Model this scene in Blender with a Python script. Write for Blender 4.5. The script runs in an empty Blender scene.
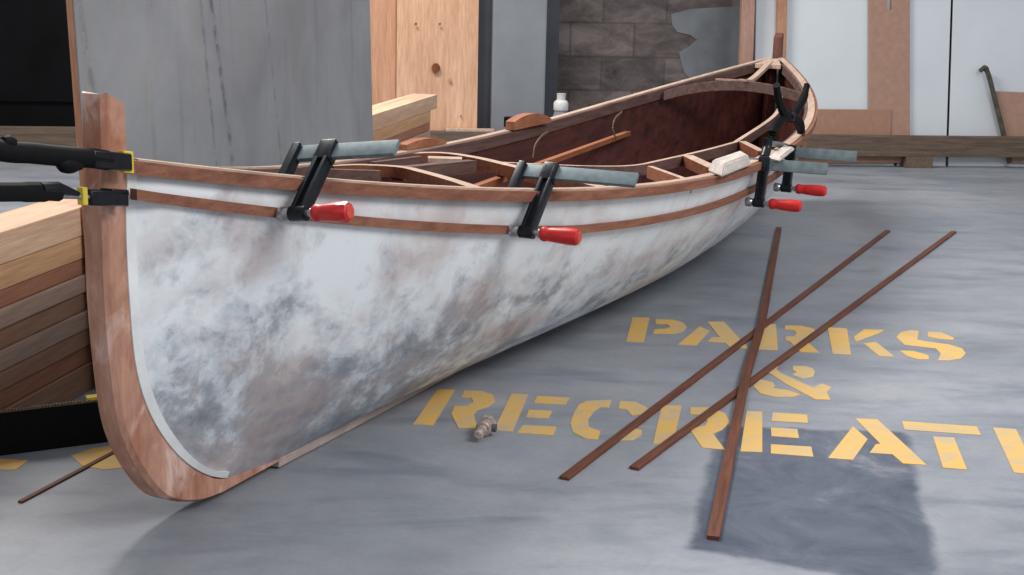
import bpy, bmesh, math, random
from mathutils import Vector, Matrix
from mathutils.geometry import tessellate_polygon
random.seed(7)
PI = math.pi
sc = bpy.context.scene
col = sc.collection

# ------------------------------------------------------------ camera numbers
F, PITCH, ROLL, CH = 1348.45, 0.219485, 0.0226553, 0.8893
CAM = Vector((0, 0, CH))

def ray(x, y):
    c, s = math.cos(ROLL), math.sin(ROLL)
    x -= 512; y -= 287.5
    x, y = c*x + s*y, -s*x + c*y
    return Vector((x, F*math.cos(PITCH) - y*math.sin(PITCH), -F*math.sin(PITCH) - y*math.cos(PITCH)))
def at_z(x, y, z=0.0):                      # point of height z seen at that place
    r = ray(x, y); return CAM + r*((z - CH)/r.z)
def at_plane(x, y, p, n):
    r = ray(x, y); return CAM + r*((p - CAM).dot(n)/r.dot(n))

cam_d = bpy.data.cameras.new('camera'); cam = bpy.data.objects.new('camera', cam_d); col.objects.link(cam)
cam_d.sensor_width = 36; cam_d.lens = F*36/1024; cam_d.clip_start = .05; cam_d.clip_end = 100
fw = Vector((0, math.cos(PITCH), -math.sin(PITCH))); up = Vector((0, math.sin(PITCH), math.cos(PITCH))); rt = Vector((1, 0, 0))
R1 = math.cos(ROLL)*rt + math.sin(ROLL)*up; U1 = -math.sin(ROLL)*rt + math.cos(ROLL)*up
m = Matrix((R1, U1, -fw)).transposed().to_4x4(); m.translation = CAM
cam.matrix_world = m
sc.camera = cam
sc.view_settings.view_transform = 'Standard'; sc.view_settings.look = 'None'
sc.view_settings.gamma = 1; sc.view_settings.use_curve_mapping = False
sc.view_settings.exposure = 0.12

# ------------------------------------------------------------ materials
def lin(c):
    return tuple(((v/255)/12.92 if v/255 <= .04045 else ((v/255 + .055)/1.055)**2.4) for v in c) + (1,)
def newmat(name, rough=.6, metal=0.0, spec=.4):
    mt = bpy.data.materials.new(name); mt.use_nodes = True
    nt = mt.node_tree; b = nt.nodes['Principled BSDF']
    b.inputs['Roughness'].default_value = rough; b.inputs['Metallic'].default_value = metal
    b.inputs['Specular IOR Level'].default_value = spec
    return mt, nt, b
def N(nt, typ, **kw):
    n = nt.nodes.new(typ)
    for k, v in kw.items(): setattr(n, k, v)
    return n
def coords(nt, scale=(1, 1, 1), rot=(0, 0, 0), space='Object'):
    tc = N(nt, 'ShaderNodeTexCoord'); mp = N(nt, 'ShaderNodeMapping')
    mp.inputs['Scale'].default_value = scale; mp.inputs['Rotation'].default_value = rot
    nt.links.new(tc.outputs[space], mp.inputs['Vector']); return mp.outputs[0]
def noise(nt, vec, scale, detail=4, rough=.55, dist=0):
    n = N(nt, 'ShaderNodeTexNoise'); n.inputs['Scale'].default_value = scale
    n.inputs['Detail'].default_value = detail; n.inputs['Roughness'].default_value = rough
    n.inputs['Distortion'].default_value = dist
    nt.links.new(vec, n.inputs['Vector']); return n.outputs['Fac']
def ramp(nt, fac, stops):
    r = N(nt, 'ShaderNodeValToRGB'); e = r.color_ramp.elements
    while len(e) < len(stops): e.new(.5)
    for i, (p, c) in enumerate(stops):
        e[i].position = p; e[i].color = c if len(c) == 4 else tuple(c) + (1,)
    nt.links.new(fac, r.inputs[0]); return r.outputs[0]
def mix(nt, fac, a, b, blend='MIX'):
    n = N(nt, 'ShaderNodeMix', data_type='RGBA', blend_type=blend)
    for sock, v in ((n.inputs[0], fac), (n.inputs[6], a), (n.inputs[7], b)):
        if hasattr(v, 'is_output'): nt.links.new(v, sock)
        else: sock.default_value = v
    return n.outputs[2]
def math_(nt, op, a, b=0.0, c=None, clamp=False):
    n = N(nt, 'ShaderNodeMath', operation=op); n.use_clamp = clamp
    for i, v in enumerate((a, b) if c is None else (a, b, c)):
        if hasattr(v, 'is_output'): nt.links.new(v, n.inputs[i])
        else: n.inputs[i].default_value = v
    return n.outputs[0]
def bump(nt, b, h, strength=.2, dist=.01):
    n = N(nt, 'ShaderNodeBump'); n.inputs['Strength'].default_value = strength; n.inputs['Distance'].default_value = dist
    nt.links.new(h, n.inputs['Height']); nt.links.new(n.outputs[0], b.inputs['Normal'])
def plain(name, rgb, rough=.5, metal=0, var=.12, sc_=40, spec=.4):
    mt, nt, b = newmat(name, rough, metal, spec)
    c = lin(rgb); f = noise(nt, coords(nt), sc_, 3)
    d = tuple(v*(1 - var*2) for v in c[:3]) + (1,); l = tuple(min(1, v*(1 + var)) for v in c[:3]) + (1,)
    nt.links.new(ramp(nt, f, [(.3, d), (.7, l)]), b.inputs['Base Color']); return mt
def wood(name, dark, light, grain=(22, 1.2, 22), rough=.6, rings=3.0, spec=.3, extra=None):
    mt, nt, b = newmat(name, rough, 0, spec)
    v = coords(nt, grain)
    f1 = noise(nt, v, rings, 5, .6, .6)
    f2 = noise(nt, coords(nt, (grain[0]*4, grain[1]*2, grain[2]*4)), rings*2, 3, .6)
    c1 = ramp(nt, f1, [(.28, lin(dark)), (.68, lin(light))])
    c2 = ramp(nt, f2, [(.3, (.62, .6, .58, 1)), (.65, (1, 1, 1, 1))])
    c = mix(nt, .6, c1, c2, 'MULTIPLY')
    if extra: c = extra(nt, c)
    nt.links.new(c, b.inputs['Base Color']); bump(nt, b, f2, .15, .002); return mt

M = {}
M['outwale'] = wood('varnished brown rail wood', (116, 72, 54), (158, 108, 86))
M['pale'] = wood('sanded pale cap wood', (178, 150, 132), (212, 186, 166))
M['inwale'] = wood('dusty dark inwale wood', (88, 66, 62), (126, 100, 94))
M['beam'] = wood('reddish deck beam wood', (104, 58, 40), (150, 92, 66))
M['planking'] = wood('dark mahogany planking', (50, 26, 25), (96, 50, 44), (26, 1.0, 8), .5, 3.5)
def stem_patches(nt, c):
    f = noise(nt, coords(nt, (1.2, 1.2, .5)), 7, 4, .6, .6)
    c = mix(nt, ramp(nt, f, [(.50, (0, 0, 0, 1)), (.60, (.7, .7, .7, 1))]), c, lin((150, 88, 62)))
    g = noise(nt, coords(nt, (1.4, 1.4, .7)), 9, 4, .6, .8)
    return mix(nt, ramp(nt, g, [(.54, (0, 0, 0, 1)), (.66, (.7, .7, .7, 1))]), c, lin((226, 196, 186)))
M['stem'] = wood('pinkish stem wood', (164, 112, 86), (212, 166, 146), (9, 9, 2.2), .6, 1.6, extra=stem_patches)
M['farstem'] = wood('dark far stem wood', (92, 56, 50), (128, 84, 74), (9, 9, 2.2))
M['strip'] = wood('loose mahogany strip wood', (84, 48, 34), (126, 78, 58), (40, 1.5, 40))
M['stick'] = wood('orange batten wood', (136, 80, 54), (176, 114, 80))
M['pine'] = wood('yellow pine board', (200, 150, 118), (230, 188, 156), (10, 10, 1.0), .65, 1.4)
M['pine_dark'] = wood('orange pine board', (188, 136, 106), (216, 168, 136), (14, 14, 1.0), .65, 1.6)
M['post'] = wood('pinkish post wood', (160, 122, 108), (190, 152, 136), (14, 14, 1.0))
M['stud'] = wood('tan stud wood', (168, 118, 90), (198, 150, 120), (14, 14, 1.0))
M['kerb'] = wood('old dirty beam timber', (84, 72, 64), (124, 106, 90), (1.5, 22, 22))
M['block'] = wood('worn block wood', (96, 82, 70), (130, 112, 92), (22, 5, 22))
M['whitewood'] = wood('whitish scrap wood', (190, 180, 172), (222, 214, 206), (12, 3, 12))
M['orangewood'] = wood('orange scrap wood', (152, 94, 68), (186, 128, 98), (12, 3, 12))
M['mdf'] = plain('brown fibreboard', (172, 136, 118), .75, 0, .05, 30)
M['mdf_dark'] = plain('darker brown fibreboard', (166, 126, 106), .75, 0, .05, 30)
M['white'] = plain('white laminated sheet', (214, 220, 224), .45, 0, .03, 3)
M['black'] = plain('black steel casting', (30, 34, 40), .32, .55, .2, 60, .6)
M['blackrub'] = plain('matt black rubber', (10, 10, 12), .7, 0, .2, 80, .2)
M['bar'] = plain('grey steel clamp bar', (112, 126, 130), .5, .2, .12, 50)
M['steel'] = plain('worn bright steel', (170, 170, 172), .3, .8, .15, 90)
M['red'] = plain('red plastic handle', (206, 36, 34), .38, 0, .08, 60, .5)
M['redtip'] = plain('scuffed orange red handle end', (206, 78, 60), .5, 0, .1, 90)
M['yellow'] = plain('yellow clamp pad', (222, 196, 66), .5, 0, .06)
M['brass'] = plain('brassy nickel fitting', (206, 186, 176), .35, .45, .25, 160)
M['bottle'] = plain('white plastic bottle', (205, 206, 204), .45, 0, .03)
M['door'] = plain('black door paint', (9, 9, 13), .7, 0, .5, 2.2, .15)
M['column'] = plain('painted grey blue column', (130, 134, 140), .7, 0, .06, 5)
M['coldark'] = plain('dark grey column shade and port', (88, 90, 98), .8, 0, .1, 5)
M['plaster'] = plain('grey blue plaster remains', (112, 116, 120), .85, 0, .12, 6)
M['hook'] = plain('dark tarnished bar', (84, 80, 70), .55, .3, .2, 30)

def hull_mat():
    mt, nt, b = newmat('sanded white filled canvas', .55, 0, .35)
    v = coords(nt, (1, 1, 1)); vs = coords(nt, (2.2, 1.1, 1.5), (.5, 0, 0))
    a = noise(nt, vs, 4.6, 8, .68, .45)
    f = noise(nt, v, 24, 5, .65, .4)
    sep = N(nt, 'ShaderNodeSeparateXYZ'); nt.links.new(v, sep.inputs[0])
    # sanded grey mostly low down and towards the bow
    lo = N(nt, 'ShaderNodeMapRange'); lo.inputs['From Min'].default_value = .38; lo.inputs['From Max'].default_value = .18
    lo.inputs['To Min'].default_value = -.18; lo.inputs['To Max'].default_value = .05; nt.links.new(sep.outputs[2], lo.inputs['Value'])
    bo = N(nt, 'ShaderNodeMapRange'); bo.inputs['From Min'].default_value = 1.9; bo.inputs['From Max'].default_value = .3
    bo.inputs['To Min'].default_value = -.16; bo.inputs['To Max'].default_value = .03; nt.links.new(sep.outputs[1], bo.inputs['Value'])
    x = math_(nt, 'ADD', a, lo.outputs[0]); x = math_(nt, 'ADD', x, bo.outputs[0])
    x = math_(nt, 'ADD', x, math_(nt, 'MULTIPLY', math_(nt, 'SUBTRACT', f, .5), .5))
    c = ramp(nt, x, [(.34, lin((232, 237, 240))), (.46, lin((204, 210, 216))), (.55, lin((166, 170, 177))), (.72, lin((132, 134, 142)))])
    p = noise(nt, coords(nt, (1.4, .9, 1.6)), 4.5, 4, .6, .2)
    pf = ramp(nt, p, [(.46, (0, 0, 0, 1)), (.66, (.6, .6, .6, 1))])
    c = mix(nt, pf, c, lin((192, 172, 166)))
    # vertical stained streaks along the canvas
    st = noise(nt, coords(nt, (.2, 7, .5)), 2.0, 4, .6, .3)
    c = mix(nt, .35, c, ramp(nt, st, [(.36, (.72, .73, .76, 1)), (.5, (1, 1, 1, 1))]), 'MULTIPLY')
    nt.links.new(c, b.inputs['Base Color']); bump(nt, b, f, .12, .004)
    return mt
M['hull'] = hull_mat()
M['keel'] = plain('whitewashed keel wood', (178, 160, 152), .6, 0, .15, 12)
M['filler'] = plain('white filler edge', (236, 238, 238), .6, 0, .06, 20)

def stack_mat(name, d, l): return wood(name, d, l, (14, 1.0, 14), .65, 2.0)
SM = [stack_mat('tan plank', (208, 164, 132), (234, 198, 168)), stack_mat('golden plank', (200, 150, 108), (226, 180, 138)),
      stack_mat('red brown plank', (158, 104, 80), (188, 134, 106)), stack_mat('greyed plank', (168, 138, 122), (198, 168, 150)),
      stack_mat('brown plank', (154, 114, 92), (184, 144, 118))]

def sheet_mat():
    mt, nt, b = newmat('grey coated sheet', .62, 0, .3)
    v = coords(nt)
    a = noise(nt, v, 2.2, 6, .6, .4)
    c = ramp(nt, a, [(.3, lin((140, 142, 146))), (.7, lin((168, 170, 173)))])
    s = noise(nt, coords(nt, (1, 9, .55)), 1.8, 6, .7, .2)
    c = mix(nt, 1.0, c, ramp(nt, s, [(.30, (.78, .8, .83, 1)), (.44, (1, 1, 1, 1))]), 'MULTIPLY')
    y = noise(nt, coords(nt, (1, 5, .8)), 2.6, 4, .6)
    c = mix(nt, ramp(nt, y, [(.55, (0, 0, 0, 1)), (.8, (.45, .45, .45, 1))]), c, lin((156, 146, 132)))
    sx = N(nt, 'ShaderNodeSeparateXYZ'); nt.links.new(v, sx.inputs[0]); dn = noise(nt, v, 28, 5, .7)
    for y0, k, wd, am in STREAKS:
        d_ = math_(nt, 'ABSOLUTE', math_(nt, 'SUBTRACT', math_(nt, 'ADD', sx.outputs[1], math_(nt, 'MULTIPLY', sx.outputs[2], k)), y0))
        mr = N(nt, 'ShaderNodeMapRange'); mr.inputs['From Min'].default_value = wd; mr.inputs['From Max'].default_value = 0; nt.links.new(d_, mr.inputs['Value'])
        g = math_(nt, 'MULTIPLY', mr.outputs[0], ramp(nt, dn, [(.42, (0, 0, 0, 1)), (.58, (am,)*3 + (1,))]))
        c = mix(nt, g, c, lin((92, 96, 104)))
    nt.links.new(c, b.inputs['Base Color']); return mt

def block_wall_mat():
    mt, nt, b = newmat('dirty cinder block', .9, 0, .15)
    tc = N(nt, 'ShaderNodeTexCoord'); sx = N(nt, 'ShaderNodeSeparateXYZ'); nt.links.new(tc.outputs['Object'], sx.inputs[0])
    cx = N(nt, 'ShaderNodeCombineXYZ'); nt.links.new(sx.outputs[0], cx.inputs[0]); nt.links.new(sx.outputs[2], cx.inputs[1])
    br = N(nt, 'ShaderNodeTexBrick'); nt.links.new(cx.outputs[0], br.inputs['Vector'])
    br.inputs['Scale'].default_value = 1; br.inputs['Brick Width'].default_value = .345; br.inputs['Row Height'].default_value = .178
    br.inputs['Mortar Size'].default_value = .010; br.inputs['Mortar Smooth'].default_value = 1.0
    br.inputs['Color1'].default_value = lin((112, 104, 102)); br.inputs['Color2'].default_value = lin((92, 86, 86)); br.inputs['Mortar'].default_value = lin((86, 80, 79))
    n = noise(nt, coords(nt, (1, 1, 2)), 5, 7, .72, .5)
    c = mix(nt, 1.0, br.outputs['Color'], ramp(nt, n, [(.3, (.42, .40, .40, 1)), (.5, (.85, .83, .82, 1)), (.68, (1.45, 1.4, 1.4, 1))]), 'MULTIPLY')
    nt.links.new(c, b.inputs['Base Color']); bump(nt, b, br.outputs['Fac'], -.5, .01); return mt
M['wall'] = block_wall_mat()

def floor_mat():
    mt, nt, b = newmat('worn painted concrete', .5, 0, .4)
    g = N(nt, 'ShaderNodeNewGeometry'); P = g.outputs['Position']
    mp = N(nt, 'ShaderNodeMapping'); nt.links.new(P, mp.inputs[0]); mp.inputs['Scale'].default_value = (1, 1, 1); mp.inputs['Rotation'].default_value = (0, 0, .5)
    a = noise(nt, mp.outputs[0], 1.3, 7, .6, .3); f = noise(nt, mp.outputs[0], 9, 6, .7, .5); ff = noise(nt, mp.outputs[0], 90, 3, .6)
    mp2 = N(nt, 'ShaderNodeMapping'); nt.links.new(P, mp2.inputs[0]); mp2.inputs['Scale'].default_value = (.7, 2.2, 1); mp2.inputs['Rotation'].default_value = (0, 0, -.5)
    s = noise(nt, mp2.outputs[0], 3.5, 6, .65, .4)
    c = ramp(nt, a, [(.3, lin((132, 137, 145))), (.7, lin((164, 167, 172)))])
    c = mix(nt, .75, c, ramp(nt, s, [(.32, (.60, .64, .70, 1)), (.5, (.97, .97, .98, 1)), (.7, (1.08, 1.06, 1.04, 1))]), 'MULTIPLY')
    c = mix(nt, .45, c, ramp(nt, f, [(.3, (.72, .73, .76, 1)), (.6, (1, 1, 1, 1))]), 'MULTIPLY')
    c = mix(nt, .3, c, ramp(nt, ff, [(.3, (.8, .8, .8, 1)), (.6, (1, 1, 1, 1))]), 'MULTIPLY')
    # dark oily stain with its own four sided outline
    poly = [at_z(*p) for p in ((716, 426), (905, 432), (942, 592), (690, 549))]
    cen = sum(poly, Vector())/4
    sxyz = N(nt, 'ShaderNodeSeparateXYZ'); nt.links.new(P, sxyz.inputs[0])
    w = math_(nt, 'MULTIPLY', math_(nt, 'SUBTRACT', f, .5), .05)
    mask = None
    for i in range(4):
        p, q = poly[i], poly[(i+1) % 4]; d = (q - p).normalized(); n = Vector((-d.y, d.x, 0))
        if n.dot(cen - p) < 0: n = -n
        soft = .012
        x = math_(nt, 'ADD', math_(nt, 'MULTIPLY', sxyz.outputs[0], n.x), math_(nt, 'MULTIPLY', sxyz.outputs[1], n.y))
        x = math_(nt, 'ADD', math_(nt, 'SUBTRACT', x, n.dot(p)), w)
        mr = N(nt, 'ShaderNodeMapRange'); mr.interpolation_type = 'SMOOTHSTEP'
        mr.inputs['From Min'].default_value = -soft; mr.inputs['From Max'].default_value = soft; nt.links.new(x, mr.inputs['Value'])
        mask = mr.outputs[0] if mask is None else math_(nt, 'MULTIPLY', mask, mr.outputs[0])
    dk = ramp(nt, noise(nt, mp.outputs[0], 4.5, 7, .72, .7), [(.3, lin((52, 62, 80))), (.56, lin((92, 100, 114))), (.72, lin((146, 144, 146)))])
    c = mix(nt, math_(nt, 'MULTIPLY', mask, .92), c, dk)
    nt.links.new(c, b.inputs['Base Color'])
    r = ramp(nt, s, [(.3, (.38,)*3), (.7, (.6,)*3)]); nt.links.new(r, b.inputs['Roughness'])
    bump(nt, b, ff, .08, .002); return mt
M['floor'] = floor_mat()

def paint_mat():
    mt, nt, b = newmat('worn yellow floor paint', .6, 0, .3)
    g = N(nt, 'ShaderNodeNewGeometry')
    f = noise(nt, g.outputs['Position'], 16, 6, .7, .4); a = noise(nt, g.outputs['Position'], 4, 3)
    c = ramp(nt, a, [(.35, lin((222, 178, 96))), (.65, lin((208, 178, 124)))])
    c = mix(nt, ramp(nt, f, [(.50, (0, 0, 0, 1)), (.75, (.75, .75, .75, 1))]), c, lin((168, 166, 164)))
    nt.links.new(c, b.inputs['Base Color']); return mt
M['paint'] = paint_mat()

# ------------------------------------------------------------ mesh helpers
def link(name, bm, mats, parent=None, smooth=False):
    bmesh.ops.recalc_face_normals(bm, faces=bm.faces)
    me = bpy.data.meshes.new(name); bm.to_mesh(me); bm.free()
    for mt in (mats if isinstance(mats, (list, tuple)) else [mats]): me.materials.append(mt)
    if smooth:
        for p in me.polygons: p.use_smooth = True
        try: me.set_sharp_from_angle(angle=math.radians(38))
        except Exception: pass
    o = bpy.data.objects.new(name, me); col.objects.link(o)
    if parent: o.parent = parent
    return o
def tag(o, label=None, cat=None, group=None, kind=None):
    if label: o['label'] = label
    if cat: o['category'] = cat
    if group: o['group'] = group
    if kind: o['kind'] = kind
    return o
def empty(name, loc, rot=(0, 0, 0)):
    o = bpy.data.objects.new(name, None); col.objects.link(o); o.location = loc; o.rotation_euler = rot
    o.empty_display_size = .05; return o
def BM(): return bmesh.new()
def box(bm, lo, hi, mtx=None, bev=0):
    vs = [bm.verts.new((x, y, z)) for x in (lo[0], hi[0]) for y in (lo[1], hi[1]) for z in (lo[2], hi[2])]
    fs = [bm.faces.new([vs[i] for i in f]) for f in ((0, 1, 3, 2), (4, 6, 7, 5), (0, 4, 5, 1), (2, 3, 7, 6), (0, 2, 6, 4), (1, 5, 7, 3))]
    if bev:
        es = {e for f in fs for e in f.edges}
        r = bmesh.ops.bevel(bm, geom=list(es), offset=bev, segments=2, profile=.6, affect='EDGES')
        vs = list({v for f in r['faces'] for v in f.verts} | {v for v in vs if v.is_valid})
    if mtx is not None: bmesh.ops.transform(bm, matrix=mtx, verts=vs)
    return bm
def prism(bm, pts, n, depth, bev=0):        # planar polygon pushed along n by depth
    a = [bm.verts.new(p) for p in pts]; b = [bm.verts.new(Vector(p) + Vector(n)*depth) for p in pts]
    k = len(a); fs = [bm.faces.new(a), bm.faces.new(list(reversed(b)))]
    for i in range(k): fs.append(bm.faces.new((a[i], b[i], b[(i+1) % k], a[(i+1) % k])))
    if bev:
        bmesh.ops.bevel(bm, geom=list({e for f in fs for e in f.edges}), offset=bev, segments=1, affect='EDGES')
    return bm
def tube(bm, pts, rad, seg=12, up_=Vector((0, 0, 1)), flat=1.0, cap=True):
    pts = [Vector(p) for p in pts]; rings = []
    for i, p in enumerate(pts):
        d = (pts[min(i+1, len(pts)-1)] - pts[max(i-1, 0)]).normalized()
        a = d.cross(up_); a = a.normalized() if a.length > 1e-4 else d.orthogonal().normalized()
        b = a.cross(d).normalized(); r = rad[i] if isinstance(rad, (list, tuple)) else rad
        rings.append([bm.verts.new(p + (a*math.cos(t)*flat + b*math.sin(t))*r) for t in (2*PI*k/seg for k in range(seg))])
    for r0, r1 in zip(rings, rings[1:]):
        for k in range(seg): bm.faces.new((r0[k], r0[(k+1) % seg], r1[(k+1) % seg], r1[k]))
    if cap: bm.faces.new(rings[0]); bm.faces.new(list(reversed(rings[-1])))
    return bm
def sweep(bm, pts, w, h, top=None, drop=True, side=None):   # rectangular section, w sideways, h downward from pts
    pts = [Vector(p) for p in pts]; rings = []
    for i, p in enumerate(pts):
        d = pts[min(i+1, len(pts)-1)] - pts[max(i-1, 0)]; d.z = 0; d.normalize(); n = Vector((d.y, -d.x, 0))
        ww = w[i] if isinstance(w, (list, tuple)) else w; hh = h[i] if isinstance(h, (list, tuple)) else h
        rings.append([bm.verts.new(p + n*x*ww/2 - Vector((0, 0, hh))*y) for x, y in ((-1, 0), (1, 0), (1, 1), (-1, 1))])
    for r0, r1 in zip(rings, rings[1:]):
        for k in range(4):
            f = bm.faces.new((r0[k], r0[(k+1) % 4], r1[(k+1) % 4], r1[k]))
            if k == 0 and top is not None: f.material_index = top
    bm.faces.new(rings[0]); bm.faces.new(list(reversed(rings[-1]))); return bm
def spline(pts, n=8):                       # Catmull-Rom through the points
    P = [Vector(p) for p in pts]; P = [2*P[0]-P[1]] + P + [2*P[-1]-P[-2]]; out = []
    for i in range(1, len(P)-2):
        for k in range(n):
            t = k/n; a, b, c, d = P[i-1:i+3]
            out.append(.5*((2*b) + (c-a)*t + (2*a-5*b+4*c-d)*t*t + (3*b-a-3*c+d)*t**3))
    out.append(P[-2]); return out

# ------------------------------------------------------------ the canoe
L_, B_, EH, GM, Q_, PN, PF = 4.1041, .9237, .6197, .4263, 2.0926, 2.0056, 2.7196
YAW = .4266993; O_ = Vector((-.60526, 2.04506, 0))
DD = Vector((math.sin(YAW), math.cos(YAW), 0)); NN = Vector((math.cos(YAW), -math.sin(YAW), 0))
def W2(s, w, z): return O_ + DD*s + NN*w + Vector((0, 0, z))
def sheer(s): return GM + (EH - GM)*abs(2*s/L_ - 1)**Q_
def half(s):
    t = 2*s/L_ - 1; return max(0, (B_/2)*(1 - min(1, abs(t))**(PN if t < 0 else PF)))
def on_sheer(x, y, dz=0.0):                 # canoe coordinates of a point at deck height
    z = .45
    for _ in range(25):
        P = at_z(x, y, z) - O_; z = sheer(P.dot(DD)) + dz
    return P.dot(DD), P.dot(NN), z
def on_side(x, y, w=0.0):                   # canoe coordinates on an upright plane along the keel
    r = ray(x, y); k = (w - (CAM - O_).dot(NN))/r.dot(NN); P = CAM + r*k - O_
    return P.dot(DD), w, P.z
def lc(t): return Vector((t[1], t[0], t[2]))   # (s, w, z) -> canoe local
PZ = [.02, .047, .109, .199, .291, .406, .531, .613, .72]; PS = [.30, .188, .096, .025, -.010, -.020, -.021, -.012, -.007]
_sp = spline([Vector((s, 0, z)) for s, z in zip(PS, PZ)], 8); PS = [v.x for v in _sp]; PZ = [v.z for v in _sp]
def s_start(z):
    if z <= PZ[0]: return PS[0]
    for i in range(len(PZ)-1):
        if z <= PZ[i+1]:
            k = (z - PZ[i])/(PZ[i+1]-PZ[i]); return PS[i] + k*(PS[i+1]-PS[i])
    return PS[-1]
def keel_z(s): return .02*min(1, abs(2*s/L_-1))**8
def hull_pt(S, u, inset=0.0):
    s0 = s_start(.02 + .6*u) + inset*1.2; s = s0 + (L_ - 2*s0)*S; t = 2*S - 1
    b = (B_/2 - .030)*(1 - abs(t)**(PN if t < 0 else PF))
    n = 2.35 - .65*abs(t); w = b*(1 - (1-u)**1.3)**(1/n) + .022 - inset
    z = u*sheer(s) + (.034 - .025*abs(2*s/L_-1)**2 + keel_z(s))*(1-u)
    z += inset*(1-u)
    return s, max(w, .002), z
def hull_w(s, z):                           # outer half breadth at a height
    lo, hi = 0.0, 1.0
    for _ in range(30):
        u = (lo+hi)/2; s0 = s_start(.02+.6*u); S = (s - s0)/(L_-2*s0); p = hull_pt(S, u)
        if p[2] < z: lo = u
        else: hi = u
    return p[1]
canoe = empty('canoe', O_, (0, 0, -YAW))
tag(canoe, 'unfinished wooden canoe skinned in sanded white canvas on the floor', 'canoe')
NS, NU = 84, 22
def skin(inset, umin=0.0, umax=1.0):
    bm = BM(); grid = []
    Us = [umin + (umax-umin)*(k/NU)**2.0 for k in range(NU+1)]
    for i in range(NS+1):
        S = .5 - .5*math.cos(PI*i/NS); row = []
        for sgn, us in ((-1, reversed(Us)), (1, Us)):
            for u in us:
                s, w, z = hull_pt(S, u, inset); row.append(bm.verts.new((w*sgn, s, z)))
        grid.append(row)
    for a, b in zip(grid, grid[1:]):
        for k in range(len(a)-1): bm.faces.new((a[k], a[k+1], b[k+1], b[k]))
    return bm
def solid(o, th, off=-1):
    md = o.modifiers.new('thick', 'SOLIDIFY'); md.thickness = th; md.offset = off; return o
h = link('hull', skin(0), M['hull'], canoe, True); solid(h, .004)
h['label'] = 'white canvas hull sanded to grey patches'
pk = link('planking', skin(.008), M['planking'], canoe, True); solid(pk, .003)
pk['label'] = 'dark mahogany planking inside the hull'
# normals: make sure thickness goes inward
for o_ in (h, pk):
    me = o_.data; c_ = 0
    for p in me.polygons:
        c_ += p.normal.dot(Vector((p.center.x, 0, p.center.z - .35)))*p.area
    if c_ < 0: me.flip_normals()
# stems
SI = [(-.012, .705), (-.012, .613), (-.021, .531), (-.020, .406), (-.010, .291), (.025, .199), (.096, .109), (.150, .066), (.22, .036), (.42, .017)]
SO = [(-.052, .722), (-.055, .626), (-.059, .559), (-.062, .414), (-.054, .286), (-.040, .201), (-.004, .126), (.050, .060), (.12, .026), (.20, .013), (.42, .0015)]
def stem(fl, mt, wid):
    bm = BM()
    inn = spline([Vector((0, s, z)) for s, z in SI], 5); out = spline([Vector((0, s, z)) for s, z in SO], 5)
    rings = []
    for a, b in zip(inn, out):
        r = []
        for s, z, w in ((a.y+.004, a.z, -wid), (a.y+.004, a.z, wid), (b.y + .008, b.z + .002, wid*.98), (b.y, b.z, wid*.7), (b.y, b.z, -wid*.7), (b.y + .008, b.z + .002, -wid*.98)):
            if fl: s = L_ - s
            r.append(bm.verts.new((w, s, max(.0005, z))))
        rings.append(r)
    for r0, r1 in zip(rings, rings[1:]):
        for k in range(6): bm.faces.new((r0[k], r0[(k+1) % 6], r1[(k+1) % 6], r1[k]))
    bm.faces.new(rings[0]); bm.faces.new(list(reversed(rings[-1])))
    return link('stem', bm, mt, canoe, True)
stem(False, M['stem'], .024)['label'] = 'pinkish rough stem post at the near end'
stem(True, M['farstem'], .017)['label'] = 'dark stem post at the far end'
# white filler edge along the near stem
for fl in (False, True):
    bm = BM(); rings = []
    for side in (1, -1):
        pr = []
        for k in range(40):
            z = .68 - .655*math.sin(.5*PI*k/39); a = s_start(z)
            pr.append((a + .004, z))
        rg = []
        for s, z in pr:
            w0 = .0265
            tw = .015*min(1, max(.1, (z - .03)/.12)); up_z = .012*max(0, 1 - z/.16)
            q = [(s, z, w0), (s + tw*min(1, .3 + z/.15), z + .003 + up_z, w0 + .0055), (s + tw*min(1, .3 + z/.15), z + .003 + up_z, .008), (s, z, .008)]
            rg.append([bm.verts.new((side*w, (L_ - a) if fl else a, b)) for a, b, w in q if True])
        rg = [r for r, (s, z) in zip(rg, pr) if .036 < z < sheer(.02) + .003]
        for r0, r1 in zip(rg, rg[1:]):
            for k in range(4): bm.faces.new((r0[k], r0[(k+1) % 4], r1[(k+1) % 4], r1[k]))
    link('canvas_edge', bm, M['filler'], canoe, True)
ks = [.38 + (L_ - .76)*k/40 for k in range(41)]
kl = link('keel_strip', sweep(BM(), [Vector((0, s, .037 - .025*abs(2*s/L_-1)**2 + keel_z(s))) for s in ks], .045, [.0350 - .025*abs(2*s/L_-1)**2 + keel_z(s)*.5 for s in ks]), M['keel'], canoe)
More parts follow.
